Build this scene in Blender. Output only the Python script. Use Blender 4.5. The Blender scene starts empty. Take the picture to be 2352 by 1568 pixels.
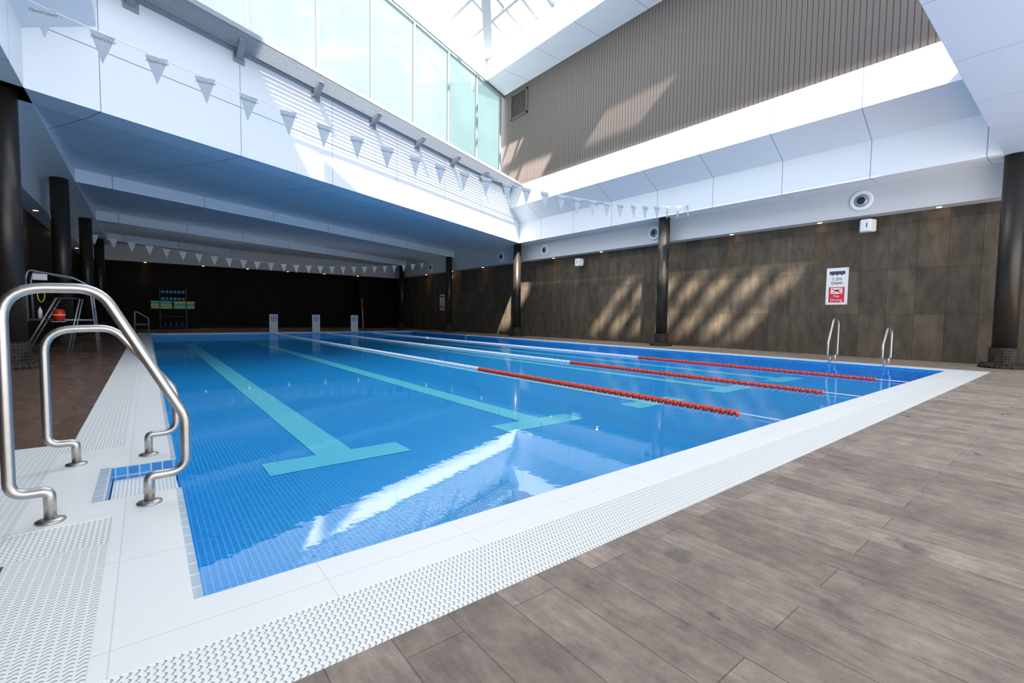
import bpy, math, random
import numpy as np
from mathutils import Vector, Matrix
random.seed(4)
S=bpy.context.scene; COL=S.collection
# ------------------------------------------------------------------ helpers
class MB:
    def __init__(s): s.v=[]; s.f=[]; s.m=[]; s.sm=[]
    def face(s,pts,m=0,smooth=False):
        b=len(s.v); s.v+= [tuple(p) for p in pts]; s.f.append(tuple(range(b,b+len(pts)))); s.m.append(m); s.sm.append(smooth)
    def box(s,x0,x1,y0,y1,z0,z1,m=0):
        s.prism([(x0,y0),(x1,y0),(x1,y1),(x0,y1)],z0,z1,m)
    def prism(s,pl,z0,z1,m=0,mb=None):
        n=len(pl); b=len(s.v)
        s.v+=[(x,y,z0) for x,y in pl]+[(x,y,z1) for x,y in pl]
        fs=[tuple(range(b+n-1,b-1,-1)),tuple(range(b+n,b+2*n))]
        for i in range(n):
            j=(i+1)%n; fs.append((b+i,b+j,b+n+j,b+n+i))
        for k,f in enumerate(fs): s.f.append(f); s.m.append(mb if (k==0 and mb is not None) else m); s.sm.append(False)
    def extr(s,prof,y0,y1,m=0):
        n=len(prof); b=len(s.v)
        s.v+=[(x,y0,z) for x,z in prof]+[(x,y1,z) for x,z in prof]
        for i in range(n):
            j=(i+1)%n; s.f.append((b+i,b+j,b+n+j,b+n+i)); s.m.append(m); s.sm.append(False)
        s.f.append(tuple(range(b,b+n))); s.m.append(m); s.sm.append(False)
        s.f.append(tuple(range(b+2*n-1,b+n-1,-1))); s.m.append(m); s.sm.append(False)
    def tube(s,path,r,seg=12,m=0):
        P=[Vector(p) for p in path]; n=len(P); b=len(s.v)
        up=Vector((0,0,1)); t0=(P[1]-P[0]).normalized()
        a=t0.cross(up)
        if a.length<1e-3: a=t0.cross(Vector((0,1,0)))
        a.normalize()
        for i in range(n):
            if i==0: t=P[1]-P[0]
            elif i==n-1: t=P[-1]-P[-2]
            else: t=(P[i+1]-P[i]).normalized()+(P[i]-P[i-1]).normalized()
            t.normalize(); a=(a-t*a.dot(t)).normalized(); c=t.cross(a)
            for k in range(seg):
                w=2*math.pi*k/seg; s.v.append(tuple(P[i]+(a*math.cos(w)+c*math.sin(w))*r))
        for i in range(n-1):
            for k in range(seg):
                l=(k+1)%seg
                s.f.append((b+i*seg+k,b+i*seg+l,b+(i+1)*seg+l,b+(i+1)*seg+k)); s.m.append(m); s.sm.append(True)
        s.f.append(tuple(b+k for k in range(seg-1,-1,-1))); s.m.append(m); s.sm.append(False)
        s.f.append(tuple(b+(n-1)*seg+k for k in range(seg))); s.m.append(m); s.sm.append(False)
    def lathe(s,prof,c=(0,0,0),axis='z',seg=24,m=0,smooth=True):
        b=len(s.v); n=len(prof); c=Vector(c)
        for r,h in prof:
            for k in range(seg):
                w=2*math.pi*k/seg; x,y=r*math.cos(w),r*math.sin(w)
                if axis=='z': p=(x,y,h)
                elif axis=='y': p=(x,h,y)
                else: p=(h,x,y)
                s.v.append(tuple(c+Vector(p)))
        for i in range(n-1):
            for k in range(seg):
                l=(k+1)%seg
                s.f.append((b+i*seg+k,b+i*seg+l,b+(i+1)*seg+l,b+(i+1)*seg+k)); s.m.append(m); s.sm.append(smooth)
        for i in (0,n-1):
            if prof[i][0]>1e-4:
                s.f.append(tuple(b+i*seg+k for k in range(seg))); s.m.append(m); s.sm.append(False)
    def build(s,name,mat,parent=None,world=True):
        me=bpy.data.meshes.new(name)
        o=Vector((0,0,0))
        if parent is not None and world:
            p=parent
            while p is not None: o+=p.location; p=p.parent
        me.from_pydata([tuple(Vector(p)-o) for p in s.v],[],s.f)
        mats=mat if isinstance(mat,(list,tuple)) else [mat]
        for mm in mats: me.materials.append(mm)
        for i,p in enumerate(me.polygons): p.material_index=s.m[i]; p.use_smooth=s.sm[i]
        import bmesh
        bm=bmesh.new(); bm.from_mesh(me); bmesh.ops.remove_doubles(bm,verts=bm.verts,dist=1e-5); bmesh.ops.recalc_face_normals(bm,faces=bm.faces); bm.to_mesh(me); bm.free()
        ob=bpy.data.objects.new(name,me); COL.objects.link(ob)
        if parent is not None: ob.parent=parent
        return ob
def tag(o,label,cat,group=None,kind=None):
    if label: o['label']=label
    if cat: o['category']=cat
    if group: o['group']=group
    if kind: o['kind']=kind
    return o
def thing(name,loc,label,cat,group=None,rz=0):
    o=bpy.data.objects.new(name,None); COL.objects.link(o); o.location=loc; o.rotation_euler=(0,0,rz); o.empty_display_size=.1
    return tag(o,label,cat,group)
def struct(name,mb,mat,parent=None):
    o=mb.build(name,mat,parent); o['kind']='structure'; return o
def copy_tree(o,parent=None):
    c=o.copy(); COL.objects.link(c)
    if parent is not None: c.parent=parent
    for ch in list(o.children): copy_tree(ch,c)
    return c
def fillet(pts,rad,n=7):
    out=[Vector(pts[0])]
    for i in range(1,len(pts)-1):
        p=Vector(pts[i]); a=Vector(pts[i-1])-p; b=Vector(pts[i+1])-p; r=rad[i]
        la,lb=a.length,b.length; a.normalize(); b.normalize(); ang=a.angle(b)
        d=min(r/math.tan(ang/2),la*.49,lb*.49)
        A=p+a*d; B=p+b*d
        for k in range(n+1):
            t=k/n; out.append(A*(1-t)**2+p*2*t*(1-t)+B*t*t)
    out.append(Vector(pts[-1])); return out
# ------------------------------------------------------------------ materials
def newmat(name):
    m=bpy.data.materials.new(name); m.use_nodes=True; nt=m.node_tree
    b=nt.nodes.get('Principled BSDF'); return m,nt,b
def N(nt,t,**k):
    n=nt.nodes.new(t)
    for a,v in k.items(): setattr(n,a,v)
    return n
def L(nt,a,b): nt.links.new(a,b)
def math_(nt,op,a,b=None,c=None):
    n=N(nt,'ShaderNodeMath',operation=op)
    for i,x in enumerate((a,b,c)):
        if x is None: continue
        if isinstance(x,(int,float)): n.inputs[i].default_value=x
        else: L(nt,x,n.inputs[i])
    return n.outputs[0]
def mix(nt,fac,a,b):
    n=N(nt,'ShaderNodeMix',data_type='RGBA')
    for s,x in ((n.inputs[0],fac),(n.inputs[6],a),(n.inputs[7],b)):
        if isinstance(x,(int,float)): s.default_value=x
        elif isinstance(x,tuple): s.default_value=(*x[:3],1)
        else: L(nt,x,s)
    return n.outputs[2]
def plain(name,col,rough=.5,metal=0,noise=0.06,scale=8,emit=None,es=0):
    m,nt,b=newmat(name)
    geo=N(nt,'ShaderNodeNewGeometry'); nz=N(nt,'ShaderNodeTexNoise'); nz.inputs['Scale'].default_value=scale; nz.inputs['Detail'].default_value=3
    L(nt,geo.outputs['Position'],nz.inputs['Vector'])
    c=mix(nt,nz.outputs['Fac'],tuple(x*(1-noise) for x in col),tuple(min(1,x*(1+noise)) for x in col))
    L(nt,c,b.inputs['Base Color']); b.inputs['Roughness'].default_value=rough; b.inputs['Metallic'].default_value=metal
    if emit: b.inputs['Emission Color'].default_value=(*emit,1); b.inputs['Emission Strength'].default_value=es
    return m
def pos(nt):
    g=N(nt,'ShaderNodeNewGeometry'); s=N(nt,'ShaderNodeSeparateXYZ'); L(nt,g.outputs['Position'],s.inputs[0]); return g.outputs['Position'],s.outputs
def panel_mat(name,col,dr,sp,off=0,zs=None,rough=.35,w=.012,lc=(.22,.27,.33),dr2=None,sp2=1):
    m,nt,b=newmat(name); p,o=pos(nt)
    def lines(dr,sp):
        s=math_(nt,'ADD',math_(nt,'MULTIPLY',o[0],dr[0]),math_(nt,'MULTIPLY',o[1],dr[1]))
        fr=math_(nt,'FRACT',math_(nt,'MULTIPLY',math_(nt,'ADD',s,off+100*sp),1/sp))
        return math_(nt,'LESS_THAN',fr,w/sp)
    line=lines(dr,sp)
    if dr2: line=math_(nt,'MAXIMUM',line,lines(dr2,sp2))
    if zs:
        for z in zs:
            line=math_(nt,'MAXIMUM',line,math_(nt,'LESS_THAN',math_(nt,'ABSOLUTE',math_(nt,'SUBTRACT',o[2],z)),w*.6))
    nz=N(nt,'ShaderNodeTexNoise'); nz.inputs['Scale'].default_value=.4; L(nt,p,nz.inputs['Vector'])
    base=mix(nt,nz.outputs['Fac'],tuple(c*.96 for c in col),tuple(min(1,c*1.03) for c in col))
    c=mix(nt,line,base,lc); L(nt,c,b.inputs['Base Color']); b.inputs['Roughness'].default_value=rough
    return m
def tilewall(name,ax,k=1.0,spec=.3):
    m,nt,b=newmat(name); p,o=pos(nt)
    cv=N(nt,'ShaderNodeCombineXYZ'); L(nt,o[2],cv.inputs[0]); L(nt,o[ax],cv.inputs[1])
    br=N(nt,'ShaderNodeTexBrick'); br.offset=0; br.inputs['Scale'].default_value=1; br.inputs['Brick Width'].default_value=1.2; br.inputs['Row Height'].default_value=.6
    br.inputs['Mortar Size'].default_value=.005; br.inputs['Bias'].default_value=0
    br.inputs['Color1'].default_value=(.043*k,.034*k,.0245*k,1); br.inputs['Color2'].default_value=(.07*k,.0555*k,.04*k,1); br.inputs['Mortar'].default_value=(.022*k,.018*k,.014*k,1)
    L(nt,cv.outputs[0],br.inputs['Vector'])
    mp=N(nt,'ShaderNodeMapping'); mp.inputs['Scale'].default_value=(2.2,2.2,.9); L(nt,p,mp.inputs['Vector'])
    nz=N(nt,'ShaderNodeTexNoise'); nz.inputs['Scale'].default_value=2.2; nz.inputs['Detail'].default_value=7; nz.inputs['Roughness'].default_value=.6; L(nt,mp.outputs[0],nz.inputs['Vector'])
    rp=N(nt,'ShaderNodeMapRange'); rp.inputs[1].default_value=.3; rp.inputs[2].default_value=.7; rp.inputs[3].default_value=.65; rp.inputs[4].default_value=1.35; L(nt,nz.outputs['Fac'],rp.inputs[0])
    vm=N(nt,'ShaderNodeVectorMath',operation='SCALE'); L(nt,br.outputs['Color'],vm.inputs[0]); L(nt,rp.outputs[0],vm.inputs['Scale'])
    L(nt,vm.outputs[0],b.inputs['Base Color']); b.inputs['Roughness'].default_value=.55; b.inputs['Specular IOR Level'].default_value=spec
    return m
WHITE=(.79,.83,.885)  # slight blue cast puts sky and pool light into the white
M={}
M['white']=plain('white_panel',WHITE,.4,noise=.02,scale=.5)
M['paint']=plain('grey_white_paint',(.6,.61,.63),.6,noise=.03,scale=.5)
M['steel']=plain('brushed_steel',(.5,.48,.455),.38,1,noise=.12,scale=30)
M['chrome']=plain('dull_steel',(.36,.37,.39),.38,.7,noise=.04)
M['alu']=plain('aluminium',(.42,.45,.5),.4,.4,noise=.05)
M['bar']=plain('pale_glazing_bar',(.4,.43,.46),.5)
M['bronze']=plain('bronze_column',(.03,.026,.023),.35,.3,noise=.2,scale=3)
M['red']=plain('red_plastic',(.78,.06,.015),.35)
M['darkred']=plain('deep_red_plastic',(.55,.015,.012),.4)
M['whitepl']=plain('white_plastic',(.82,.84,.86),.35,noise=.03)
M['signgrey']=plain('grey_sign_board',(.42,.45,.5),.5,noise=.03)
M['black']=plain('black_plastic',(.015,.015,.017),.5)
M['yellow']=plain('yellow_plastic',(.9,.65,.04),.4)
M['green']=plain('green_foam',(.3,.75,.15),.6)
M['blue']=plain('blue_foam',(.05,.35,.8),.5)
M['navy']=plain('navy_foam',(.015,.05,.13),.5)
M['teal']=plain('teal_foam',(.05,.5,.55),.5)
M['text']=plain('dark_ink',(.06,.06,.09),.6)
M['redink']=plain('red_ink',(.72,.02,.03),.5)
M['flag']=plain('pennant_cloth',(.4,.46,.53),.8)
M['flagw']=plain('pennant_cloth_plain',(.82,.85,.9),.8,noise=.02)
M['mullion']=plain('mullion_grey_green',(.2,.25,.255),.4)
M['lamp']=plain('warm_lamp',(1,.7,.4),.5,emit=(1,.55,.2),es=22)
SK=.428; SKD=(1/math.hypot(1,SK),SK/math.hypot(1,SK)); SKN=(-SKD[1],SKD[0])
BOUNCE_BLUE=(.68,.8,.93)  # white soffits tinted with the blue bounce off the pool
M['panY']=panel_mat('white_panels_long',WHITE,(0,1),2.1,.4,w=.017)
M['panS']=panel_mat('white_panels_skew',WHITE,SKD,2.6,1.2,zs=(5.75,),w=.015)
M['soff']=panel_mat('soffit_panels_blue_bounce',BOUNCE_BLUE,SKD,2.6,1.2,lc=(.14,.19,.28),dr2=SKN,sp2=2.3,w=.018)
M['panX']=panel_mat('shaded_white_panels_cross',(.5,.61,.78),(1,0),1.9,.5)  # white panels darkened and blued in colour for the shaded near soffit
M['wallR']=tilewall('dark_stone_tiles_side',1,1.7); M['wallF']=tilewall('shaded_stone_tiles_end',0,.12,.1); M['wallL']=tilewall('shaded_stone_tiles_left',1,.4,.15)  # one stone; end and left copies darkened to stand in for shade
m,nt,b=newmat('taupe_slats'); p,o=pos(nt)
fr=math_(nt,'FRACT',math_(nt,'MULTIPLY',math_(nt,'ADD',o[1],50),1/.13)); ln=math_(nt,'LESS_THAN',fr,.17)
c=mix(nt,ln,(.142,.117,.106),(.04,.033,.03)); L(nt,c,b.inputs['Base Color']); b.inputs['Roughness'].default_value=.6; M['slat']=m
# deck planks
m,nt,b=newmat('wood_look_deck_planks'); p,o=pos(nt)
cv=N(nt,'ShaderNodeCombineXYZ'); L(nt,o[1],cv.inputs[0]); L(nt,math_(nt,'ADD',o[0],.03),cv.inputs[1])
br=N(nt,'ShaderNodeTexBrick'); br.offset=.5; br.inputs['Scale'].default_value=1; br.inputs['Brick Width'].default_value=1.2; br.inputs['Row Height'].default_value=.2; br.inputs['Mortar Size'].default_value=.0018
br.inputs['Color1'].default_value=(.228,.173,.136,1); br.inputs['Color2'].default_value=(.34,.266,.214,1); br.inputs['Mortar'].default_value=(.11,.085,.07,1); L(nt,cv.outputs[0],br.inputs['Vector'])
mp=N(nt,'ShaderNodeMapping'); mp.inputs['Scale'].default_value=(8,1.6,1); L(nt,p,mp.inputs['Vector'])
nz=N(nt,'ShaderNodeTexNoise'); nz.inputs['Scale'].default_value=3; nz.inputs['Detail'].default_value=10; nz.inputs['Roughness'].default_value=.7; L(nt,mp.outputs[0],nz.inputs['Vector'])
rp=N(nt,'ShaderNodeMapRange'); rp.inputs[1].default_value=.3; rp.inputs[2].default_value=.7; rp.inputs[3].default_value=.68; rp.inputs[4].default_value=1.28; L(nt,nz.outputs['Fac'],rp.inputs[0])
nf=N(nt,'ShaderNodeTexNoise'); nf.inputs['Scale'].default_value=5; nf.inputs['Detail'].default_value=9; nf.inputs['Roughness'].default_value=.75; L(nt,p,nf.inputs['Vector'])
rp3=N(nt,'ShaderNodeMapRange'); rp3.inputs[1].default_value=.32; rp3.inputs[2].default_value=.68; rp3.inputs[3].default_value=.66; rp3.inputs[4].default_value=1.28; L(nt,nf.outputs['Fac'],rp3.inputs[0])
vm=N(nt,'ShaderNodeVectorMath',operation='SCALE'); L(nt,br.outputs['Color'],vm.inputs[0]); L(nt,math_(nt,'MULTIPLY',rp.outputs[0],rp3.outputs[0]),vm.inputs['Scale'])
mp2=N(nt,'ShaderNodeMapping'); mp2.inputs['Scale'].default_value=(3.0,1.9,1); L(nt,p,mp2.inputs['Vector'])
nz2=N(nt,'ShaderNodeTexNoise'); nz2.inputs['Scale'].default_value=1.6; nz2.inputs['Detail'].default_value=8; nz2.inputs['Roughness'].default_value=.66; L(nt,mp2.outputs[0],nz2.inputs['Vector'])
wet=N(nt,'ShaderNodeMapRange'); wet.inputs[1].default_value=.59; wet.inputs[2].default_value=.68; L(nt,nz2.outputs['Fac'],wet.inputs[0])
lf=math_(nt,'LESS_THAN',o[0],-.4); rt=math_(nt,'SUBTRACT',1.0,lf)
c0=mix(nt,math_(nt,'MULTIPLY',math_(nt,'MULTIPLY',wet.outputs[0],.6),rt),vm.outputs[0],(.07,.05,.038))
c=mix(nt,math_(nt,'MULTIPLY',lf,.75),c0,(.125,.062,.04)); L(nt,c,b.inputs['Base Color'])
rr=N(nt,'ShaderNodeMapRange'); rr.inputs[3].default_value=.7; rr.inputs[4].default_value=.2; L(nt,math_(nt,'MAXIMUM',wet.outputs[0],math_(nt,'MULTIPLY',lf,math_(nt,'ADD',math_(nt,'MULTIPLY',nz2.outputs['Fac'],1.3),.25))),rr.inputs[0]); L(nt,rr.outputs[0],b.inputs['Roughness'])
bp=N(nt,'ShaderNodeBump'); bp.inputs['Strength'].default_value=.3; bp.inputs['Distance'].default_value=.004; L(nt,nf.outputs['Fac'],bp.inputs['Height']); L(nt,bp.outputs[0],b.inputs['Normal']); M['deck']=m
# coping
m,nt,b=newmat('white_coping_tiles'); p,o=pos(nt)
ln=None
for a,sp in ((0,.62),(1,.62)):
    fr=math_(nt,'FRACT',math_(nt,'MULTIPLY',math_(nt,'ADD',o[a],62.11),1/sp)); l2=math_(nt,'LESS_THAN',fr,.006); ln=l2 if ln is None else math_(nt,'MAXIMUM',ln,l2)
c=mix(nt,ln,(.9,.885,.85),(.7,.69,.67)); L(nt,c,b.inputs['Base Color']); b.inputs['Roughness'].default_value=.35; M['coping']=m
def grate_mat(name,al,ac,off,wide=.33):
    P,Q=.029,.0195
    m,nt,b=newmat(name); p,o=pos(nt); s=math_(nt,'ADD',o[al],40); t=math_(nt,'ADD',o[ac],off)
    ft=math_(nt,'FRACT',math_(nt,'MULTIPLY',t,1/P))
    wv=math_(nt,'MULTIPLY',math_(nt,'SINE',math_(nt,'MULTIPLY',t,2*math.pi/P)),.004)
    fs=math_(nt,'FRACT',math_(nt,'MULTIPLY',math_(nt,'ADD',s,wv),1/Q))
    slot=math_(nt,'LESS_THAN',fs,wide)
    gap=math_(nt,'GREATER_THAN',ft,.22)
    d=math_(nt,'MULTIPLY',slot,gap)
    c=mix(nt,d,(.9,.885,.85),(.36,.355,.34)); L(nt,c,b.inputs['Base Color']); b.inputs['Roughness'].default_value=.45
    bp=N(nt,'ShaderNodeBump'); bp.inputs['Strength'].default_value=.35; bp.inputs['Distance'].default_value=.003; bp.invert=True; L(nt,d,bp.inputs['Height']); L(nt,bp.outputs[0],b.inputs['Normal'])
    return m
M['grateX']=grate_mat('overflow_grate_cross',0,1,40,.3); M['grateY']=grate_mat('overflow_grate_long',1,0,40,.28)
def mosaic(name,c1,c2,mo,sz=.05,axes=(0,1),ms=.004,rough=.3):
    m,nt,b=newmat(name); p,o=pos(nt)
    cv=N(nt,'ShaderNodeCombineXYZ'); L(nt,o[axes[0]],cv.inputs[0]); L(nt,o[axes[1]],cv.inputs[1])
    br=N(nt,'ShaderNodeTexBrick'); br.offset=0; br.inputs['Scale'].default_value=1; br.inputs['Brick Width'].default_value=sz; br.inputs['Row Height'].default_value=sz; br.inputs['Mortar Size'].default_value=ms
    br.inputs['Color1'].default_value=(*c1,1); br.inputs['Color2'].default_value=(*c2,1); br.inputs['Mortar'].default_value=(*mo,1); L(nt,cv.outputs[0],br.inputs['Vector'])
    L(nt,br.outputs['Color'],b.inputs['Base Color']); b.inputs['Roughness'].default_value=rough; return m
M['pool']=mosaic('blue_pool_mosaic',(.0005,.24,.68),(.001,.3,.77),(.08,.55,.95),sz=.033,ms=.0036)
M['lane']=mosaic('teal_lane_mosaic',(.28,.74,.86),(.31,.78,.9),(.4,.84,.95),sz=.033,ms=.0028)
M['edge']=mosaic('edge_tiles',(.001,.24,.68),(.002,.3,.77),(.05,.42,.85),.06,(1,2),.003)
M['edgeY']=mosaic('edge_tiles_cross',(.001,.24,.68),(.002,.3,.77),(.05,.42,.85),.06,(0,2),.003)
M['recess']=mosaic('recess_tiles',(.02,.18,.5),(.04,.28,.65),(.4,.5,.6),.06,(1,2),.004); M['recessY']=mosaic('recess_tiles_cross',(.02,.18,.5),(.04,.28,.65),(.4,.5,.6),.06,(0,2),.004)
M['lip']=mosaic('pale_lip_tiles',(.45,.54,.6),(.5,.6,.66),(.75,.78,.8),.1,(1,0),.006)
m,nt,b=newmat('brown_plinth_mosaic'); tc=N(nt,'ShaderNodeTexCoord'); s=N(nt,'ShaderNodeSeparateXYZ'); L(nt,tc.outputs['Object'],s.inputs[0])
an=math_(nt,'MULTIPLY',math_(nt,'ARCTAN2',s.outputs[1],s.outputs[0]),.3)
cv=N(nt,'ShaderNodeCombineXYZ'); L(nt,an,cv.inputs[0]); L(nt,s.outputs[2],cv.inputs[1])
br=N(nt,'ShaderNodeTexBrick'); br.offset=0; br.inputs['Scale'].default_value=1; br.inputs['Brick Width'].default_value=.06; br.inputs['Row Height'].default_value=.06; br.inputs['Mortar Size'].default_value=.004
br.inputs['Color1'].default_value=(.008,.006,.005,1); br.inputs['Color2'].default_value=(.035,.026,.02,1); br.inputs['Mortar'].default_value=(.075,.062,.053,1); L(nt,cv.outputs[0],br.inputs['Vector']); L(nt,br.outputs['Color'],b.inputs['Base Color']); b.inputs['Roughness'].default_value=.6; b.inputs['Specular IOR Level'].default_value=.2; M['plinth']=m
# water
m,nt,b=newmat('clear_water'); nt.nodes.remove(b); out=nt.nodes['Material Output']
tr=N(nt,'ShaderNodeBsdfTransparent'); tr.inputs[0].default_value=(.7,.98,1,1); gl=N(nt,'ShaderNodeBsdfGlossy'); gl.inputs['Roughness'].default_value=.0; gl.inputs['Color'].default_value=(.97,.98,1,1)
p,o=pos(nt); nz=N(nt,'ShaderNodeTexNoise'); nz.inputs['Scale'].default_value=13; nz.inputs['Detail'].default_value=2; L(nt,p,nz.inputs['Vector'])
bp=N(nt,'ShaderNodeBump'); bp.inputs['Strength'].default_value=.018; bp.inputs['Distance'].default_value=.02; L(nt,nz.outputs['Fac'],bp.inputs['Height']); L(nt,bp.outputs[0],gl.inputs['Normal'])
fz=N(nt,'ShaderNodeFresnel'); fz.inputs['IOR'].default_value=1.33
fac=math_(nt,'MINIMUM',math_(nt,'MULTIPLY',fz.outputs[0],2.3),.24)
mx=N(nt,'ShaderNodeMixShader'); L(nt,fac,mx.inputs[0]); L(nt,tr.outputs[0],mx.inputs[1]); L(nt,gl.outputs[0],mx.inputs[2]); L(nt,mx.outputs[0],out.inputs[0]); M['water']=m
def glass(name,tint,tl=.08):
    m,nt,b=newmat(name); nt.nodes.remove(b); out=nt.nodes['Material Output']
    tr=N(nt,'ShaderNodeBsdfTransparent'); df=N(nt,'ShaderNodeBsdfTranslucent'); df.inputs[0].default_value=(.75,.9,.9,1); gl=N(nt,'ShaderNodeBsdfGlossy'); gl.inputs['Roughness'].default_value=.05
    p,o=pos(nt); wv=N(nt,'ShaderNodeTexNoise'); wv.inputs['Scale'].default_value=.6; wv.inputs['Detail'].default_value=2; L(nt,p,wv.inputs['Vector'])
    L(nt,mix(nt,wv.outputs['Fac'],tuple(min(1,x*.75) for x in tint),tuple(min(1,x*1.25) for x in tint)),tr.inputs[0])
    m1=N(nt,'ShaderNodeMixShader'); m1.inputs[0].default_value=tl; L(nt,tr.outputs[0],m1.inputs[1]); L(nt,df.outputs[0],m1.inputs[2])
    m2=N(nt,'ShaderNodeMixShader'); m2.inputs[0].default_value=.04; L(nt,m1.outputs[0],m2.inputs[1]); L(nt,gl.outputs[0],m2.inputs[2]); L(nt,m2.outputs[0],out.inputs[0]); return m
M['glass']=glass('bright_clear_glass',(.18,.212,.206)); M['glass2']=glass('teal_reflection_glass',(.12,.18,.17)); M['sundimmer']=glass('sun_dimmer_glass',(.42,.43,.43),.06)
M['louvre']=plain('ribbed_aluminium',(.27,.3,.34),.5,noise=.04)
# ------------------------------------------------------------------ dimensions
XL,XR,Y0,Yf=.136,12.88,1.903,26.3
GI=-.152; GO=-.46; CW=XL-GI; GW=GI-GO
XC,XCL,XW,XWL=14.91,-1.82,15.74,-2.65
ZR,ZD=4.65,3.86
YFW=34.5; YB=-4.5
WZ=-.03
RX0,RY0,RY1=-.2,3.2,3.86
SL0,SL1,SLX=2.93,4.42,-.5
# ------------------------------------------------------------------ floor, coping, basin
ex=CW+GW
x0,x1,y0,y1=XL-CW,XR+CW,Y0-CW,Yf+CW
DX=-.82; DY0,DY1=2.6,4.75
fl=MB(); A0,A1,B0,B1=XWL-.3,XW+.3,YB,YFW+2.2
fl.box(A0,A1,B0,Y0-ex,-.2,0); fl.box(A0,A1,Yf+ex,B1,-.2,0); fl.box(XR+ex,A1,Y0-ex,Yf+ex,-.2,0)
fl.box(A0,GO,Y0-ex,DY0,-.2,0); fl.box(A0,DX,DY0,DY1,-.2,0); fl.box(A0,GO,DY1,Yf+ex,-.2,0)
struct('floor',fl,M['deck'])
cp=MB()
cp.box(x0,x1,y0,Y0,-.2,.002); cp.box(x0,x1,Yf,y1,-.2,.002); cp.box(XR,x1,Y0,Yf,-.2,.002)
LP=.03
cp.box(x0,XL-LP,Y0,SL0,-.2,.002); cp.box(SLX,XL-LP,SL0,RY0,-.2,.002); cp.box(SLX,RX0,RY0,RY1,-.2,.002); cp.box(SLX,XL-LP,RY1,SL1,-.2,.002); cp.box(x0,XL-LP,SL1,Yf,-.2,.002)
cp.box(XL-LP,XL,Y0,RY0,-.2,-.004,1); cp.box(XL-LP,XL,RY1,Yf,-.2,-.004,1)
struct('trim_1',cp,[M['coping'],M['lip']])
gm=MB(); gm.box(x0,x1+GW,y0-GW,y0,-.05,.001,0); struct('trim_2',gm,M['grateX'])
gm=MB(); gm.box(x1,x1+GW,y0,y1,-.05,.001,0); struct('trim_3',gm,M['grateY'])
gm=MB(); gm.box(GO,x0,y0-GW,DY0,-.05,.001,0); gm.box(DX,SLX,SL0,SL1,-.05,.001,0); gm.box(GO,x0,DY1,y1,-.05,.001,0); struct('trim_4',gm,M['grateY'])
gm=MB(); gm.box(DX,x0,DY0,SL0,-.05,.001,0); gm.box(DX,x0,SL1,DY1,-.05,.001,0); struct('trim_20',gm,M['grateX'])
rc=MB(); zb=-.2; E=.004; zt=.001
rc.face([(RX0+E,RY0,zt),(RX0+E,RY1,zt),(RX0+E,RY1,zb),(RX0+E,RY0,zb)],0); rc.face([(RX0,RY0+E,zt),(XL,RY0+E,zt),(XL,RY0+E,zb),(RX0,RY0+E,zb)],1); rc.face([(RX0,RY1-E,zt),(XL,RY1-E,zt),(XL,RY1-E,zb),(RX0,RY1-E,zb)],1)
rc.face([(RX0-.05,RY0-.0,.0035),(RX0+E,RY0,.0035),(RX0+E,RY1,.0035),(RX0-.05,RY1,.0035)],2)
struct('trim_21',rc,[M['recess'],M['recessY'],M['lip']])
st=MB(); st.box(RX0+.012,XL-.01,RY0+.012,RY1-.012,-.2,-.08); o=st.build('ladder_step',M['grateX']); tag(o,'white slotted plastic step sunk in the blue tiled recess between the near rails','step')
FZ=-.36
ba=MB()
ba.face([(XL,Y0,FZ),(XR,Y0,FZ),(XR,Yf,FZ),(XL,Yf,FZ)],0)
a_,b_,c_,d_=XL+E,XR-E,Y0+E,Yf-E
ba.face([(a_,c_,FZ),(a_,d_,FZ),(a_,d_,-.1),(a_,c_,-.1)],2); ba.face([(b_,c_,FZ),(b_,d_,FZ),(b_,d_,-.002),(b_,c_,-.002)],2)
ba.face([(a_,c_,FZ),(b_,c_,FZ),(b_,c_,-.002),(a_,c_,-.002)],3); ba.face([(a_,d_,FZ),(b_,d_,FZ),(b_,d_,-.002),(a_,d_,-.002)],3)
for lx in (1.42,3.95,6.45,8.95,11.45):
    z=FZ+.004; w=.17
    ba.face([(lx-w,4.6,z),(lx+w,4.6,z),(lx+w,24,z),(lx-w,24,z)],1)
    for yy in (4.41,24.19): ba.face([(lx-.64,yy-.19,z),(lx+.64,yy-.19,z),(lx+.64,yy+.19,z),(lx-.64,yy+.19,z)],1)
o=ba.build('pool_basin',[M['pool'],M['lane'],M['edge'],M['edgeY']]); o['kind']='structure'
wa=MB(); wa.face([(XL,Y0,WZ),(XR,Y0,WZ),(XR,Yf,WZ),(XL,Yf,WZ)])
o=wa.build('pool_water',M['water']); tag(o,'still clear water filling the blue tiled pool','water',kind='stuff')
# ------------------------------------------------------------------ walls
w=MB(); w.box(XW,XW+.3,YB,YFW+2,0,5.6); struct('wall_right',w,M['wallR'])
w=MB(); w.box(XWL-.3,XWL,YB,YFW+2,0,5.6); struct('wall_left',w,M['wallL'])
w=MB(); AX0,AX1=2.6,12.6
w.box(XWL,AX0,YFW,YFW+.3,0,5.5); w.box(AX1,XW,YFW,YFW+.3,0,5.5); w.box(AX0-.3,AX1+.3,YFW+1.5,YFW+1.8,0,5.5)
w.box(AX0-.3,AX0,YFW+.3,YFW+1.5,0,5.5); w.box(AX1,AX1+.3,YFW+.3,YFW+1.5,0,5.5)
struct('wall_far',w,M['wallF'])
def yb(x,off=0): return 18.15+SK*(x-14.9)+off
t=MB(); t.extr([(15.3,ZD),(XW,ZD),(XW,5.4),(15.3,5.4)],YB,YFW); struct('trim_5',t,M['paint'])
t=MB(); t.extr([(XWL,ZD),(XWL+.44,ZD),(XWL+.44,5.4),(XWL,5.4)],YB,YFW); struct('trim_6',t,M['paint'])
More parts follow.
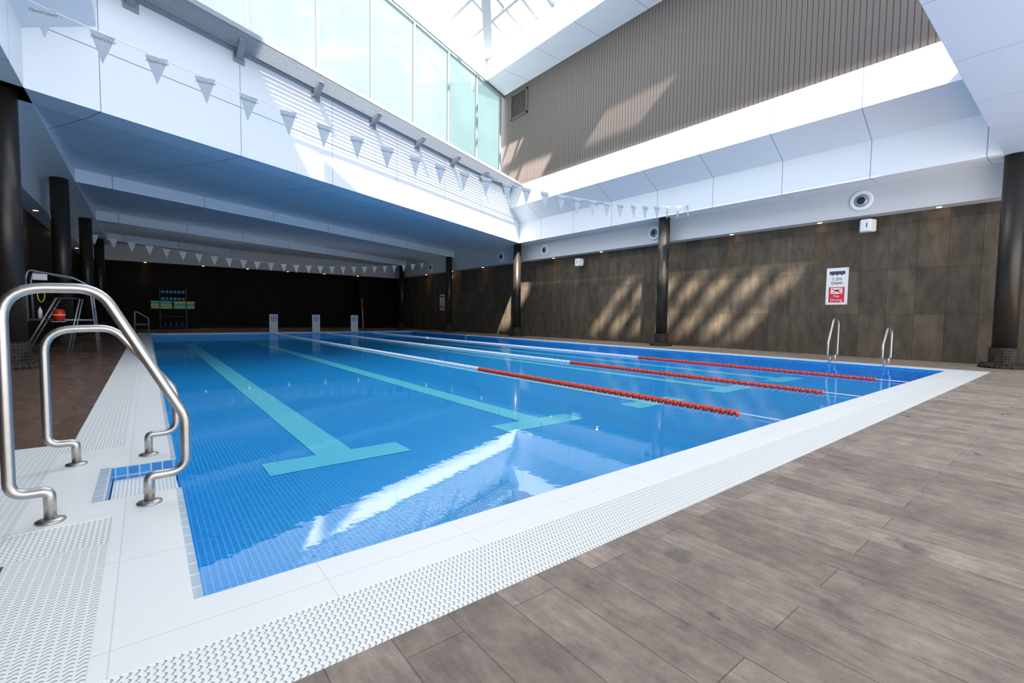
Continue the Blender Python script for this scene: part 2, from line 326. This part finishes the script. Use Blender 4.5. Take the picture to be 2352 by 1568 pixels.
t=MB(); t.box(XWL+.44,15.3,YFW-.35,YFW,ZD,5.4); struct('trim_7',t,M['paint'])
t=MB(); t.extr([(15.3,ZR),(14.6,ZR),(14.6,5.6),(13.7,6.15),(13.7,7.1),(15.3,7.1)],1.45,18.3); struct('trim_8',t,M['panY'])
t=MB(); t.extr([(XWL+.44,ZR),(-1.5,ZR),(-1.5,5.6),(-.6,6.15),(-.6,7.1),(XWL+.44,7.1)],1.45,11.5); struct('trim_9',t,M['panY'])
t=MB(); t.box(XWL+.44,-1.5,11.5,YFW-.35,ZR,5.3); struct('trim_10',t,M['panY'])
t=MB(); t.box(XWL-.3,XW+.3,YB,1.45,ZR,7.1); struct('trim_11',t,M['panX'])
w=MB(); w.box(13.76,14.0,YB,18.6,7.1,11.6); struct('wall_upper',w,M['slat'])
w=MB(); w.box(-.9,-.66,YB,12.2,7.1,11.6); struct('wall_upper_left',w,M['slat'])
def skew(mb,xa,xb,f0,f1,z0,z1,m=0,mbot=None): mb.prism([(xa,yb(xa,f0)),(xb,yb(xb,f0)),(xb,yb(xb,f1)),(xa,yb(xa,f1))],z0,z1,m,mbot)
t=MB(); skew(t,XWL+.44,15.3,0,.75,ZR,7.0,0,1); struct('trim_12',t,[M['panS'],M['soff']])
ZK=12.85
t=MB(); skew(t,XWL,XW,.6,.95,11.6,ZK); struct('trim_13',t,M['panS'])
t=MB(); t.box(12.27,14.2,YB,18.9,11.6,ZK); struct('trim_14',t,M['panY'])
t=MB(); t.box(-1.2,.4,YB,6.3,11.6,13.5); struct('trim_15',t,M['panY'])
# unseen roof sheets added to mask the sun; hole shapes the slat patch
t=MB(); zr=13.55
O_=[(9.8,9.9),(12.6,9.9),(12.6,YB),(9.8,YB)]; I_=[(10.18,7.88),(10.8,7.67),(10.92,4.84),(10.24,5.37)]
for i in range(4):
    j=(i+1)%4; t.face([(*O_[i],zr),(*O_[j],zr),(*I_[j],zr),(*I_[i],zr)])
t.box(10.3,12.6,9.9,12.8,zr,zr+.1); t.prism([(-1.2,YB),(7.6,YB),(7.6,9.5),(-1.2,5.75)],zr,zr+.1); t.box(7.6,9.1,2.6,8.6,zr,zr+.1)
struct('sun_mask_roof',t,M['white'])
# sawtooth ceiling behind the white beam
ds=(.7,7.0,13.9,20.6,27.5); ZT=5.02
c=MB(); xa,xb_=XWL+.3,15.35
for k in range(4):
    f0,f1=ds[k],ds[k+1]
    c.face([(xa,yb(xa,f0),ZR),(xb_,yb(xb_,f0),ZR),(xb_,yb(xb_,f1),ZT),(xa,yb(xa,f1),ZT)],0)
    c.face([(xa,yb(xa,f1),ZT),(xb_,yb(xb_,f1),ZT),(xb_,yb(xb_,f1),ZR),(xa,yb(xa,f1),ZR)],0)
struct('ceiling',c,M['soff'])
c=MB(); c.prism([(XWL-.3,yb(XWL,.75)),(XW+.3,yb(XW,.75)),(XW+.3,YFW+2),(XWL-.3,YFW+2)],5.45,5.65); struct('ceiling_roof',c,M['white'])
# ------------------------------------------------------------------ glazed facade
wd=bpy.data.objects.new('window_1',None); COL.objects.link(wd); wd['kind']='structure'
mx_=[13.5-1.9*i for i in range(9)]
g0=.68
fm=MB(); skew(fm,XWL+.5,13.76,g0-.05,g0+.08,7.0,7.12); skew(fm,XWL+.5,13.76,g0-.05,g0+.08,11.48,11.62); fm.build('window_frame',M['mullion'],wd)
for x in mx_:
    mb=MB(); skew(mb,x-.035,x+.035,g0-.06,g0+.09,7.1,11.5); mb.build('mullion',M['mullion'],wd)
xs=[13.76]+mx_
for i,(a,b_) in enumerate(zip(xs[1:],xs[:-1])):
    if b_-a<.3: continue
    mb=MB()
    mb.face([(a+.04,yb(a+.04,g0),7.12),(b_-.04,yb(b_-.04,g0),7.12),(b_-.04,yb(b_-.04,g0),11.48),(a+.04,yb(a+.04,g0),11.48)]); mb.build('pane',M['glass2'] if i<=2 else M['glass'],wd)  # rightmost panes carry a teal reflection in their tint
# skylight
wd=bpy.data.objects.new('window_2',None); COL.objects.link(wd); wd['kind']='structure'
def barz(a,b,w,z0,z1,name):
    d=Vector((b[0]-a[0],b[1]-a[1])).normalized(); n=Vector((-d.y,d.x))*w/2
    mb=MB(); mb.prism([(a[0]+n.x,a[1]+n.y),(b[0]+n.x,b[1]+n.y),(b[0]-n.x,b[1]-n.y),(a[0]-n.x,a[1]-n.y)],z0,z1); mb.build(name,M['bar'],wd)
for k in range(7):  # unseen wide bars laid out to streak the sun on the right wall
    y=-4.4+k*1.05
    barz((7.6,y),(9.1,y+.15),.48,13.36,13.5,'glazing_bar')
barz((8.4,YB),(8.4,2.6),.18,13.3,13.5,'rafter')
for x in (7.6,9.1):
    barz((x,YB),(x,9.0),.1,13.3,13.52,'rafter')
for (xa_,xb2,ya_,yb_2) in ((9.1,9.8,YB,12.0),(10.1,11.0,4.7,8.0)):
    mb=MB(); mb.face([(xa_,ya_,13.53),(xb2,ya_,13.53),(xb2,yb_2,13.53),(xa_,yb_2,13.53)]); mb.build('sun_dimmer_pane',M['sundimmer'],wd)  # unseen panes added only to dim the sun on fascia and slats
for f in (-1.0,-1.9,-2.8,-3.7):
    barz((8,yb(8,f)),(12.27,yb(12.27,f)),.1,ZK-.2,ZK-.05,'glazing_bar')
for xx in (9.6,10.9):
    barz((xx,13.0),(xx,yb(xx,.5)),.12,ZK-.3,ZK,'rafter')
barz((8.6,12.6),(12.25,17.45),.34,ZK-.4,ZK,'hip_beam')
# ------------------------------------------------------------------ walkway grille
GOUT=-.95
wk=thing('maintenance_grille',(6,yb(6,-.5),6.95),'ribbed aluminium walkway grille on brackets running below the glass wall','grille')
mb=MB()
for i in range(14):
    a=GOUT+.01+i*.068; skew(mb,-1.4,14.0,a,a+.044,7.0,7.025)
mb.build('grille_deck',M['louvre'],wk)
mb=MB(); skew(mb,-1.4,14.0,GOUT-.03,GOUT,6.96,7.06); skew(mb,-1.4,14.0,-.08,0,6.93,7.05); mb.build('edge_rail',M['louvre'],wk)
for x in mx_:
    x-=.3
    if x<-1.4: continue
    mb=MB()
    def q(off,z,s): return (x+s*SKD[0],yb(x,off)+s*SKD[1],z)
    A=[q(-.6,6.93,-.07),q(-.6,7.0,-.07),q(0,7.0,-.07),q(0,6.8,-.07)]; B=[q(-.6,6.93,.07),q(-.6,7.0,.07),q(0,7.0,.07),q(0,6.8,.07)]
    mb.face(A); mb.face(B[::-1])
    for i in range(4): mb.face([A[i],A[(i+1)%4],B[(i+1)%4],B[i]])
    mb.build('bracket',M['louvre'],wk)
    mb=MB(); skew(mb,x-.12,x+.12,-.03,.0,6.72,6.93); mb.build('fixing_plate',M['louvre'],wk)
lv=thing('louvre_vent',(13.75,17.2,10.3),'taupe louvre vent high on the slatted wall by the glass corner','vent')
mb=MB(); X=13.74; ya,yb2,za,zb2=16.5,17.7,10.25,11.35
for a in ((ya,ya+.06,za,zb2),(yb2-.06,yb2,za,zb2),(ya,yb2,za,za+.06),(ya,yb2,zb2-.06,zb2)): mb.box(X-.04,X+.019,*a[:2],*a[2:])
mb.build('frame',M['slat'],lv)
mb=MB()
for i in range(10): z=za+.08+i*.1; mb.face([(X-.03,ya+.06,z),(X-.03,yb2-.06,z),(X+.015,yb2-.06,z+.06),(X+.015,ya+.06,z+.06)])
mb.build('slats',M['slat'],lv)
# ------------------------------------------------------------------ columns
colR=[(1.27,'dark bronze column nearest the right frame edge, beside the two small handrails'),(9.99,'second dark column along the right deck, under the end of the pennant line'),(18.53,'third dark column along the right, at the corner of the white beam'),(25.33,'fourth dark column along the right, beside the smaller far depth sign'),(32.14,'farthest dark column on the right, near the end wall')]
colL=[(11.44,'large dark column at the left frame edge behind the near handrail'),(18.02,'second dark column on the left, behind the lifeguard chair'),(24.98,'third dark column on the left, slimmer with distance'),(31.6,'fourth and farthest dark column on the left')]
src=None
for X,lst in ((XC,colR),(XCL,colL)):
    for y,lab in lst:
        if src is None:
            src=thing('column',(X,y,0),lab,'column','round columns around the pool')
            mb=MB(); mb.lathe([(.2,.44),(.2,ZR)],(X,y,0),seg=32); mb.build('shaft',M['bronze'],src)
            mb=MB(); mb.lathe([(.24,.1),(.24,.45),(.2,.46)],(X,y,0),seg=32,smooth=False); mb.build('plinth',M['plinth'],src)
            mb=MB(); mb.lathe([(.4,0),(.4,.06),(.36,.11),(.24,.12)],(X,y,0),seg=32,smooth=False); mb.build('foot',M['plinth'],src)
        else:
            o=copy_tree(src); o.location=(X,y,0); o['label']=lab
# ------------------------------------------------------------------ handrails
def handrail(loc,lab,flip=1,H=1.11):
    t=thing('handrail',loc,lab,'handrail','steel pool ladder handrails'); x,y,z=loc
    pts=[(0,0),(0,.15),(-.13,.15),(-.13,H),(.2,H+.01),(.53,.44),(.53,.145),(.37,.145),(.37,0)]; rad=[0,.03,.12,.15,.14,.2,.13,.03,0]
    path=fillet([(x+flip*a,y,b) for a,b in pts],rad)
    mb=MB(); mb.tube(path,.0235,16); mb.build('rail_tube',M['steel'],t)
    for a in (0,.37):
        mb=MB(); mb.lathe([(.055,0),(.055,.008),(.03,.016)],(x+flip*a,y,.002),seg=24); mb.build('flange',M['steel'],t)
    return t
HX=-.38
handrail((HX,3.03,0),'large steel handrail nearest the camera at the left pool edge',1,1.1)
handrail((HX,4.07,0),'second steel handrail at left, lower, just behind the nearest one',1,.88)
handrail((13.3,3.98,0),'taller small steel handrail on the right coping, left one of the pair',-1,1.04)
handrail((13.3,2.93,0),'lower small steel handrail on the right coping, nearest the right column',-1,.84)
t=thing('pool_seat',(-.15,25.2,0),'small dark seat on a tubular frame at the far left pool corner','seat')
mb=MB(); mb.box(-.4,.02,25.0,25.45,.42,.5); mb.build('seat_pad',M['black'],t)
mb=MB(); mb.box(-.42,-.36,25.0,25.45,.5,.95); mb.build('seat_back',M['black'],t)
for y in (24.97,25.48):
    mb=MB(); mb.tube(fillet([(.06,y,0),(.06,y,.72),(-.4,y,1.05),(-.42,y,0)],[0,.1,.08,0]),.018,8); mb.build('side_tube',M['chrome'],t)
# ------------------------------------------------------------------ lane ropes
fl_prof=[(.012,-.042),(.034,-.038),(.04,-.03),(.034,-.022),(.02,-.016),(.02,.016),(.034,.022),(.04,.03),(.034,.038),(.012,.042)]
def rope(X,lab):
    t=thing('lane_rope',(X,Y0,0),lab,'lane rope','lane ropes across the pool')
    mb=MB(); mb.tube([(X,Y0,-.01),(X,Y0+.35,WZ+.02),(X,Yf-.8,WZ+.02),(X,Yf,-.01)],.007,8); mb.build('cord',M['whitepl'],t)
    y=Y0+.5; srcs={}; rest=MB(); nw=0
    while y<25.3:
        c='red' if y<7.35 else 'white'
        if c=='white': nw+=1
        if nw>48: rest.lathe(fl_prof,(X,y,WZ+.015),'y',10)
        elif c not in srcs:
            mb=MB(); mb.lathe(fl_prof,(0,0,0),'y',16); o=mb.build(c+'_float',M['red'] if c=='red' else M['whitepl'],t,world=False); o.location=(0,y-Y0,WZ+.015); srcs[c]=o
        else:
            o=srcs[c].copy(); COL.objects.link(o); o.location=(0,y-Y0,WZ+.015)
        y+=.098
    o=rest.build('white_float_run',M['whitepl'],t); o['kind']='stuff'
rope(5.0,'red and white lane rope nearest the left, in front of the other two')
rope(7.5,'red and white lane rope in the middle of the three')
rope(10.0,'red and white lane rope farthest right, nearest the stone wall')
# ------------------------------------------------------------------ bunting
def textmesh(txt,size,shear=0,align='CENTER'):
    cu=bpy.data.curves.new('lettering','FONT'); cu.body=txt; cu.size=size; cu.shear=shear; cu.align_x=align; cu.align_y='CENTER'; cu.resolution_u=3
    ob=bpy.data.objects.new('tmp',cu); COL.objects.link(ob)
    me=bpy.data.meshes.new_from_object(ob.evaluated_get(bpy.context.evaluated_depsgraph_get())); bpy.data.objects.remove(ob); return me
def put_text(txt,size,mat,parent,loc,basis,shear=0,name='lettering',me=None):
    if me is None:
        me=textmesh(txt,size,shear); me.materials.clear(); me.materials.append(mat); me.transform(basis)
    o=bpy.data.objects.new(name,me); COL.objects.link(o); o.parent=parent; o.location=loc; return o
BF=Matrix(((1,0,0,0),(0,0,-1,0),(0,1,0,0),(0,0,0,1)))
BW=Matrix(((0,0,-1,0),(-1,0,0,0),(0,1,0,0),(0,0,0,1)))
def bunting(Y,xa,xb,za,zb,sag,n,w,h,letters,lab,ph=.55):
    t=thing('bunting',(xa,Y,za),lab,'bunting')
    zz=lambda x:(za+(zb-za)*(x-xa)/(xb-xa)-sag*4*((x-xa)/(xb-xa))*(1-(x-xa)/(xb-xa)))
    mb=MB(); mb.tube([(xa+(xb-xa)*i/40,Y,zz(xa+(xb-xa)*i/40)) for i in range(41)],.006,6); mb.build('cord',M['whitepl'],t)
    me=None; lm=None
    for i in range(n):
        x=xa+(i+ph)*(xb-xa)/(n+.1); z=zz(x)
        if me is None:
            mb=MB()
            mb.prism([(-w/2,-.002),(w/2,-.002),(w/2,.002),(-w/2,.002)],-.02,0)
            A=[(-w/2,-.0015,-.02),(w/2,-.0015,-.02),(0.0,-.0015,-h)]; B=[(p[0],.0015,p[2]) for p in A]
            mb.face(A); mb.face(B[::-1]); mb.face([A[0],A[2],B[2],B[0]]); mb.face([A[1],B[1],B[2],A[2]])
            o=mb.build('pennant',M['flag'] if letters else M['flagw'],t,world=False); me=o.data
        else:
            o=bpy.data.objects.new('pennant',me); COL.objects.link(o); o.parent=t
        o.location=(x-xa,0,z-za); o.rotation_euler=(random.uniform(-.1,.1),random.uniform(-.05,.05),random.uniform(-.15,.15))
        if letters:
            q_=put_text('David Lloyd',.056,M['text'],o,(0,-.004,-.08),BF,.35,me=lm); lm=q_.data
bunting(8.9,-2.2,15.3,5.3,5.0,.98,29,.27,.41,True,'long line of printed pennants crossing the pool in front of the white beam',1.0)
bunting(29.0,-2.2,15.3,4.6,4.65,.8,26,.32,.47,False,'far line of small pennants strung near the dark end wall')
# ------------------------------------------------------------------ right wall signs
def depth_sign(Y,zc,w,h,lab,big):
    X=XW-.02; t=thing('depth_sign',(X,Y,zc-h/2),lab,'sign','pool depth signs on the stone wall')
    mb=MB(); mb.box(X,XW-.001,Y-w/2,Y+w/2,zc-h/2,zc+h/2); mb.build('sign_board',M['whitepl'],t)
    x=X-.003
    mb=MB(); a,b_=Y-w*.36,Y+w*.36
    top=zc+h*.41; lo=zc+h*.31; n=24
    pts=[(x,a,top),(x,b_,top)]+[(x,b_-(b_-a)*i/n,lo+.015*math.sin(i/n*math.pi*7)*h) for i in range(n+1)]
    mb.face(pts); mb.build('wave_symbol',M['text'],t)
    mb=MB(); lo=zc-h*.44
    pts=[(x,a,lo),(x,b_,lo)]+[(x,b_-(b_-a)*i/n,zc-h*.015-(.015 if i%2 else 0)*h) for i in range(n+1)]
    mb.face(pts); mb.build('warning_panel',M['redink'],t)
    mb=MB(); cz=zc-h*.135; xx=x-.003
    mb.face([(xx,a+.05,cz+.09*h),(xx,b_-.05,cz+.09*h),(xx,b_-.05,cz-.07*h),(xx,a+.05,cz-.07*h)]); mb.build('symbol_ground',M['whitepl'],t)
    mb=MB(); xx-=.003
    for sgn in (1,-1):
        d=.11*w; e=.22*w
        mb.face([(xx,Y-e,cz+sgn*d),(xx,Y-e,cz+sgn*d+.022),(xx,Y+e,cz-sgn*d+.022),(xx,Y+e,cz-sgn*d)])
    mb.face([(xx,Y+.17*w,cz+.02),(xx,Y-.05*w,cz+.05*h),(xx,Y-.17*w,cz-.03*h),(xx,Y-.02*w,cz+.01*h)])
    mb.build('no_diving_symbol',M['redink'],t)
    k=w/.48
    def tx(s,z,size,mat): put_text(s,size,mat,t,(-.009,0,z-(zc-h/2)),BW)
    tx('1.2m',zc+h*.2,.115*k,M['text']); tx('Depth',zc+h*.09,.1*k,M['text'])
    tx('No',zc-h*.27,.105*k,M['whitepl']); tx('Diving',zc-h*.375,.105*k,M['whitepl'])
    if big:
        for dy in (-1,1):
            for dz in (-1,1):
                mb=MB(); mb.lathe([(.014,0),(.01,-.006)],(X,Y+dy*w*.45,zc+dz*h*.46),'x',12); mb.build('screw',M['steel'],t)
depth_sign(4.75,2.0,.54,1.06,'large white and red depth sign on the right stone wall',True)
depth_sign(27.6,1.9,.6,1.06,'far small depth sign on the stone wall by the fourth column',False)
# ------------------------------------------------------------------ speakers, vents, downlights
def speaker(Y,z,lab):
    t=thing('wall_speaker',(XW,Y,z),lab,'speaker','white wall speakers')
    mb=MB(); mb.prism([(XW-.38,Y-.12),(XW-.38,Y+.12),(XW-.14,Y+.2),(XW-.14,Y-.2)],z-.17,z+.17); o=mb.build('cabinet',M['whitepl'],t)
    bv=o.modifiers.new('bevel','BEVEL'); bv.width=.04; bv.segments=3
    mb=MB(); mb.box(XW-.16,XW,Y-.05,Y+.05,z+.02,z+.12); mb.box(XW-.03,XW,Y-.1,Y+.1,z-.1,z+.16); mb.build('bracket',M['whitepl'],t)
    mb=MB(); mb.box(XW-.384,XW-.378,Y-.04,Y-.02,z-.06,z+.06); mb.build('badge',M['black'],t)
speaker(4.05,3.6,'white wall speaker above and beside the large depth sign'); speaker(14.8,3.5,'white wall speaker on the right wall between second and third columns'); speaker(26.3,3.5,'farthest white wall speaker, beside the fourth right column')
def vent(Y,lab):
    X=15.3; t=thing('air_vent',(X,Y,4.26),lab,'air vent','round air vents along the right bulkhead')
    mb=MB(); mb.lathe([(.27,0),(.27,-.03),(.22,-.05),(.17,-.02)],(X,Y,4.26),'x',32); mb.build('ring',M['whitepl'],t)
    mb=MB(); mb.lathe([(.17,-.021),(.12,-.03),(.1,-.05)],(X,Y,4.26),'x',24); mb.build('throat',M['alu'],t)
    mb=MB(); mb.lathe([(.1,-.05),(.08,-.08)],(X,Y,4.26),'x',24); mb.build('nozzle',M['black'],t)
for y,l in ((4.15,'round white air vent nearest the right column, above the speaker'),(10.7,'round white air vent just left of the second right column'),(16.9,'round white air vent just right of the third right column'),(20.4,'round white air vent between the third and fourth right columns'),(28.4,'farthest round white air vent on the right bulkhead')): vent(y,l)
def downlight(x,y,lab,spot=14):
    z=ZD
    t=thing('downlight',(x,y,z),lab,'downlight','recessed warm downlights')
    mb=MB(); mb.lathe([(.075,0),(.075,-.012),(.06,-.012)],(x,y,z),'z',20); mb.build('bezel',M['whitepl'],t)
    mb=MB(); mb.lathe([(.055,-.014),(.02,-.02)],(x,y,z),'z',16); mb.build('lamp',M['lamp'],t)
    li=bpy.data.lights.new('spot','SPOT'); li.energy=spot; li.color=(1,.5,.18); li.spot_size=1.1; li.spot_blend=.9; li.shadow_soft_size=.03
    lo=bpy.data.objects.new('spot',li); COL.objects.link(lo); lo.parent=t; lo.location=(0,0,-.04)
nth=('first','second','third','fourth','fifth','sixth','seventh','eighth','ninth','tenth')
for i,y in enumerate((2.6,5.2,7.8,10.4,13.5,16.5,19.5,22.5,26,29.5)):
    downlight(15.52,y,'warm recessed downlight over the right stone wall, %s from the right column'%nth[i],18)
for i,y in enumerate((14,19,24,29)): downlight(XWL+.22,y,'warm recessed downlight over the left wall, %s from the camera'%nth[i],60)
for i,x in enumerate((0,2.8,5.2,7.6,10,12.4)): downlight(x,YFW-.18,'warm recessed downlight over the far end wall, %s from the left'%nth[i],70)
# ------------------------------------------------------------------ lane signs at far end
for x,l in ((5.15,'grey white lane sign at the far pool end, leftmost of three'),(7.25,'grey white lane sign at the far pool end, middle of three'),(9.35,'grey white lane sign at the far pool end, rightmost of three')):
    y=Yf+.15; t=thing('lane_sign',(x,y,0),l,'sign','lane signs at the far pool end')
    mb=MB(); mb.box(x-.2,x+.2,y-.02,y+.02,.03,.96); mb.build('panel',M['signgrey'],t)
    mb=MB(); mb.box(x-.22,x+.22,y-.12,y+.12,.002,.03); mb.build('base',M['signgrey'],t)
    mb=MB()
    for k in range(24):
        a,b_=2*math.pi*k/24,2*math.pi*(k+1)/24
        mb.face([(x+r*math.cos(q_),y-.024,.74+r*math.sin(q_)) for r,q_ in ((.14,a),(.14,b_),(.11,b_),(.11,a))])
    mb.face([(x-.08,y-.024,.72),(x+.08,y-.024,.72),(x+.03,y-.024,.79),(x-.03,y-.024,.77)])
    mb.build('emblem',M['text'],t)
# ------------------------------------------------------------------ lifeguard chair and its kit
cx0,cx1,ya,yb3=-2.15,-.95,15.15,15.8
t=thing('lifeguard_chair',(-1.5,15.5,0),'tall tubular steel lifeguard chair on the left deck by the second column','lifeguard chair')
bx,by=-1.6,14.97
for y in (ya,yb3):
    mb=MB(); mb.tube(fillet([(cx1,y,0),(cx1-.12,y,1.6),(cx1-.4,y,1.78),(cx0+.05,y,1.92),(cx0,y,1.7),(cx0+.02,y,.75)],[0,.15,.15,.08,.06,0]),.022,10); mb.build('side_frame',M['chrome'],t)
    mb=MB(); mb.tube([(cx0+.5,y,1.3),(cx0-.1,y,0)],.022,10); mb.build('leg',M['chrome'],t)
    mb=MB(); mb.tube([(cx1-.3,y,1.3),(cx1-.55,y,0)],.018,10); mb.build('leg',M['chrome'],t)
    mb=MB(); mb.tube([(cx0,y,.78),(cx1-.05,y,.78)],.018,10); mb.build('brace',M['chrome'],t)
mb=MB(); mb.box(cx0+.45,cx1-.35,ya+.05,yb3-.05,1.28,1.31); mb.build('seat',M['black'],t)
mb=MB(); mb.box(cx0+.12,cx0+.36,ya-.01,ya+.01,1.7,1.84); mb.build('name_plate',M['whitepl'],t)
mb=MB(); mb.box(cx0+.05,cx0+.5,ya,yb3,.79,.81); mb.build('platform',M['black'],t)
mb=MB(); mb.box(bx-.12,bx+.12,by-.13,ya+.02,.74,.757); mb.build('buoy_holder',M['chrome'],t)
for z in (.3,.55,1.05):
    mb=MB(); xx=cx1-.075*z; mb.tube([(xx,ya,z),(xx,yb3,z)],.016,8); mb.build('rung',M['chrome'],t)
rb=thing('rescue_buoy',(bx,by,.758),'small red rescue buoy with yellow band on the holder of the lifeguard chair','rescue buoy')
mb=MB(); mb.lathe([(.05,.758),(.1,.79),(.11,.9),(.1,1.0),(.05,1.04)],(bx,by,0),'z',20); mb.build('body',M['darkred'],rb)
mb=MB(); mb.lathe([(.112,.885),(.116,.9),(.112,.915)],(bx,by,0),'z',20); mb.build('band',M['yellow'],rb)
mb=MB(); mb.lathe([(.001,.812),(.04,.812),(.04,1.0),(.015,1.05),(.015,1.08),(.001,1.08)],(-1.95,15.3,0),'z',14); o=mb.build('water_bottle',M['whitepl']); tag(o,'white plastic bottle on the lifeguard chair platform','bottle')
mb=MB(); mb.tube([(-1.9+.06*math.sin(a/12*2*math.pi),15.12,1.55-.18*(1-math.cos(a/12*2*math.pi))) for a in range(13)],.009,8); o=mb.build('whistle_strap',M['yellow']); tag(o,'yellow strap looped over the lifeguard chair frame','strap')
# ------------------------------------------------------------------ equipment rack with floats
t=thing('storage_rack',(1.25,34.1,0),'black equipment rack with shelves against the far end wall','rack')
for xx in (.62,1.88):
    for yy in (33.8,34.42):
        mb=MB(); mb.box(xx-.02,xx+.02,yy-.02,yy+.02,.002,2.45); mb.build('post',M['black'],t)
for z in (.15,.75,1.2,1.7,2.1):
    mb=MB(); mb.box(.6,1.9,33.78,34.44,z-.03,z); mb.build('shelf',M['black'],t)
dsrc=None
for rz,nm in ((1.7,'lower'),(2.1,'top')):
    for i in range(6):
        x=.76+i*.195; lab='blue foam dumbbell on the %s rack shelf, %s'%(nm,('first from the left','second from the left','third from the left','fourth from the left','fifth from the left','last at the right')[i])
        if dsrc is None:
            dsrc=thing('foam_dumbbell',(x,34.05,rz+.08),lab,'dumbbell','blue foam dumbbells on the rack')
            for yy in (-.14,.14):
                mb=MB(); mb.lathe([(.06,yy-.08),(.09,yy-.07),(.09,yy+.07),(.06,yy+.08)],(0,0,.012),'y',6); mb.build('weight',M['blue'],dsrc,world=False)
            mb=MB(); mb.lathe([(.02,-.1),(.02,.1)],(0,0,.012),'y',10); mb.build('grip',M['whitepl'],dsrc,world=False)
        else:
            o=copy_tree(dsrc); o.location=(x,34.05,rz+.08); o['label']=lab
for s,lr in enumerate(('left','right')):
    for i in range(8):
        c=('green','yellow','blue','yellow','green','teal','blue','green')[(i+s*2)%8]
        mb=MB(); xa=.2 if s==0 else 1.27; xe=1.23 if s==0 else 2.3; z=1.202+i*.055
        mb.prism([(xa,33.86),(xe-.05,33.86),(xe,34.0),(xe,34.22),(xe-.05,34.36),(xa,34.36)],z,z+.052)
        o=mb.build('kickboard',M[c]); tag(o,'%s foam kickboard in the %s stack on the rack, %s from the bottom'%(c,lr,nth[i]),'kickboard','kickboards on the rack')
for i in range(4):
    mb=MB(); xa=.78+i*.27; mb.lathe([(.02,0),(.1,.02),(.1,.3),(.02,.32)],(xa+.06,34.1,.153),'z',16); o=mb.build('float_belt_roll',M['navy']); tag(o,'dark navy rolled float belt on the bottom shelf of the rack, %s from the left'%nth[i],'float belt','rolled belts on the bottom shelf')
t=thing('rescue_pole',(12.75,34.3,0),'red and white rescue pole leaning on the far wall at the right','rescue pole')
mb=MB(); mb.tube([(12.75,34.2,0.01),(12.75,34.46,2.2)],.03,10); mb.build('pole',M['whitepl'],t)
mb=MB(); mb.tube([(12.75,34.35,1.3),(12.75,34.42,1.9)],.045,10); mb.build('grip',M['red'],t)
# ------------------------------------------------------------------ camera, light
f,yaw,pit,rol=1061.943,38.306,3.081,.753
yaw,pit,rol=[math.radians(a) for a in (yaw,pit,rol)]
F=np.array([math.sin(yaw)*math.cos(pit),math.cos(yaw)*math.cos(pit),-math.sin(pit)]); R=np.array([math.cos(yaw),-math.sin(yaw),0]); U=np.cross(R,F)
R2=R*math.cos(rol)+U*math.sin(rol); U2=U*math.cos(rol)-R*math.sin(rol)
cd=bpy.data.cameras.new('camera'); cd.sensor_width=36; cd.lens=f/2352*36; cd.clip_start=.02; cd.clip_end=300
co=bpy.data.objects.new('camera',cd); COL.objects.link(co); S.camera=co
co.matrix_world=Matrix(((R2[0],U2[0],-F[0],0),(R2[1],U2[1],-F[1],0),(R2[2],U2[2],-F[2],1),(0,0,0,1)))
wo=bpy.data.worlds.new('world'); S.world=wo; wo.use_nodes=True; bg=wo.node_tree.nodes['Background']; bg.inputs[0].default_value=(.91,.955,1,1); bg.inputs[1].default_value=4.0
sd=bpy.data.lights.new('sun','SUN'); sd.energy=28; sd.angle=.022; sd.color=(1,.92,.82)
so=bpy.data.objects.new('sun',sd); COL.objects.link(so); so.rotation_euler=Vector((.42,.6,-.68)).to_track_quat('-Z','Y').to_euler()
S.view_settings.view_transform='Standard'
bpy.context.view_layer.update()
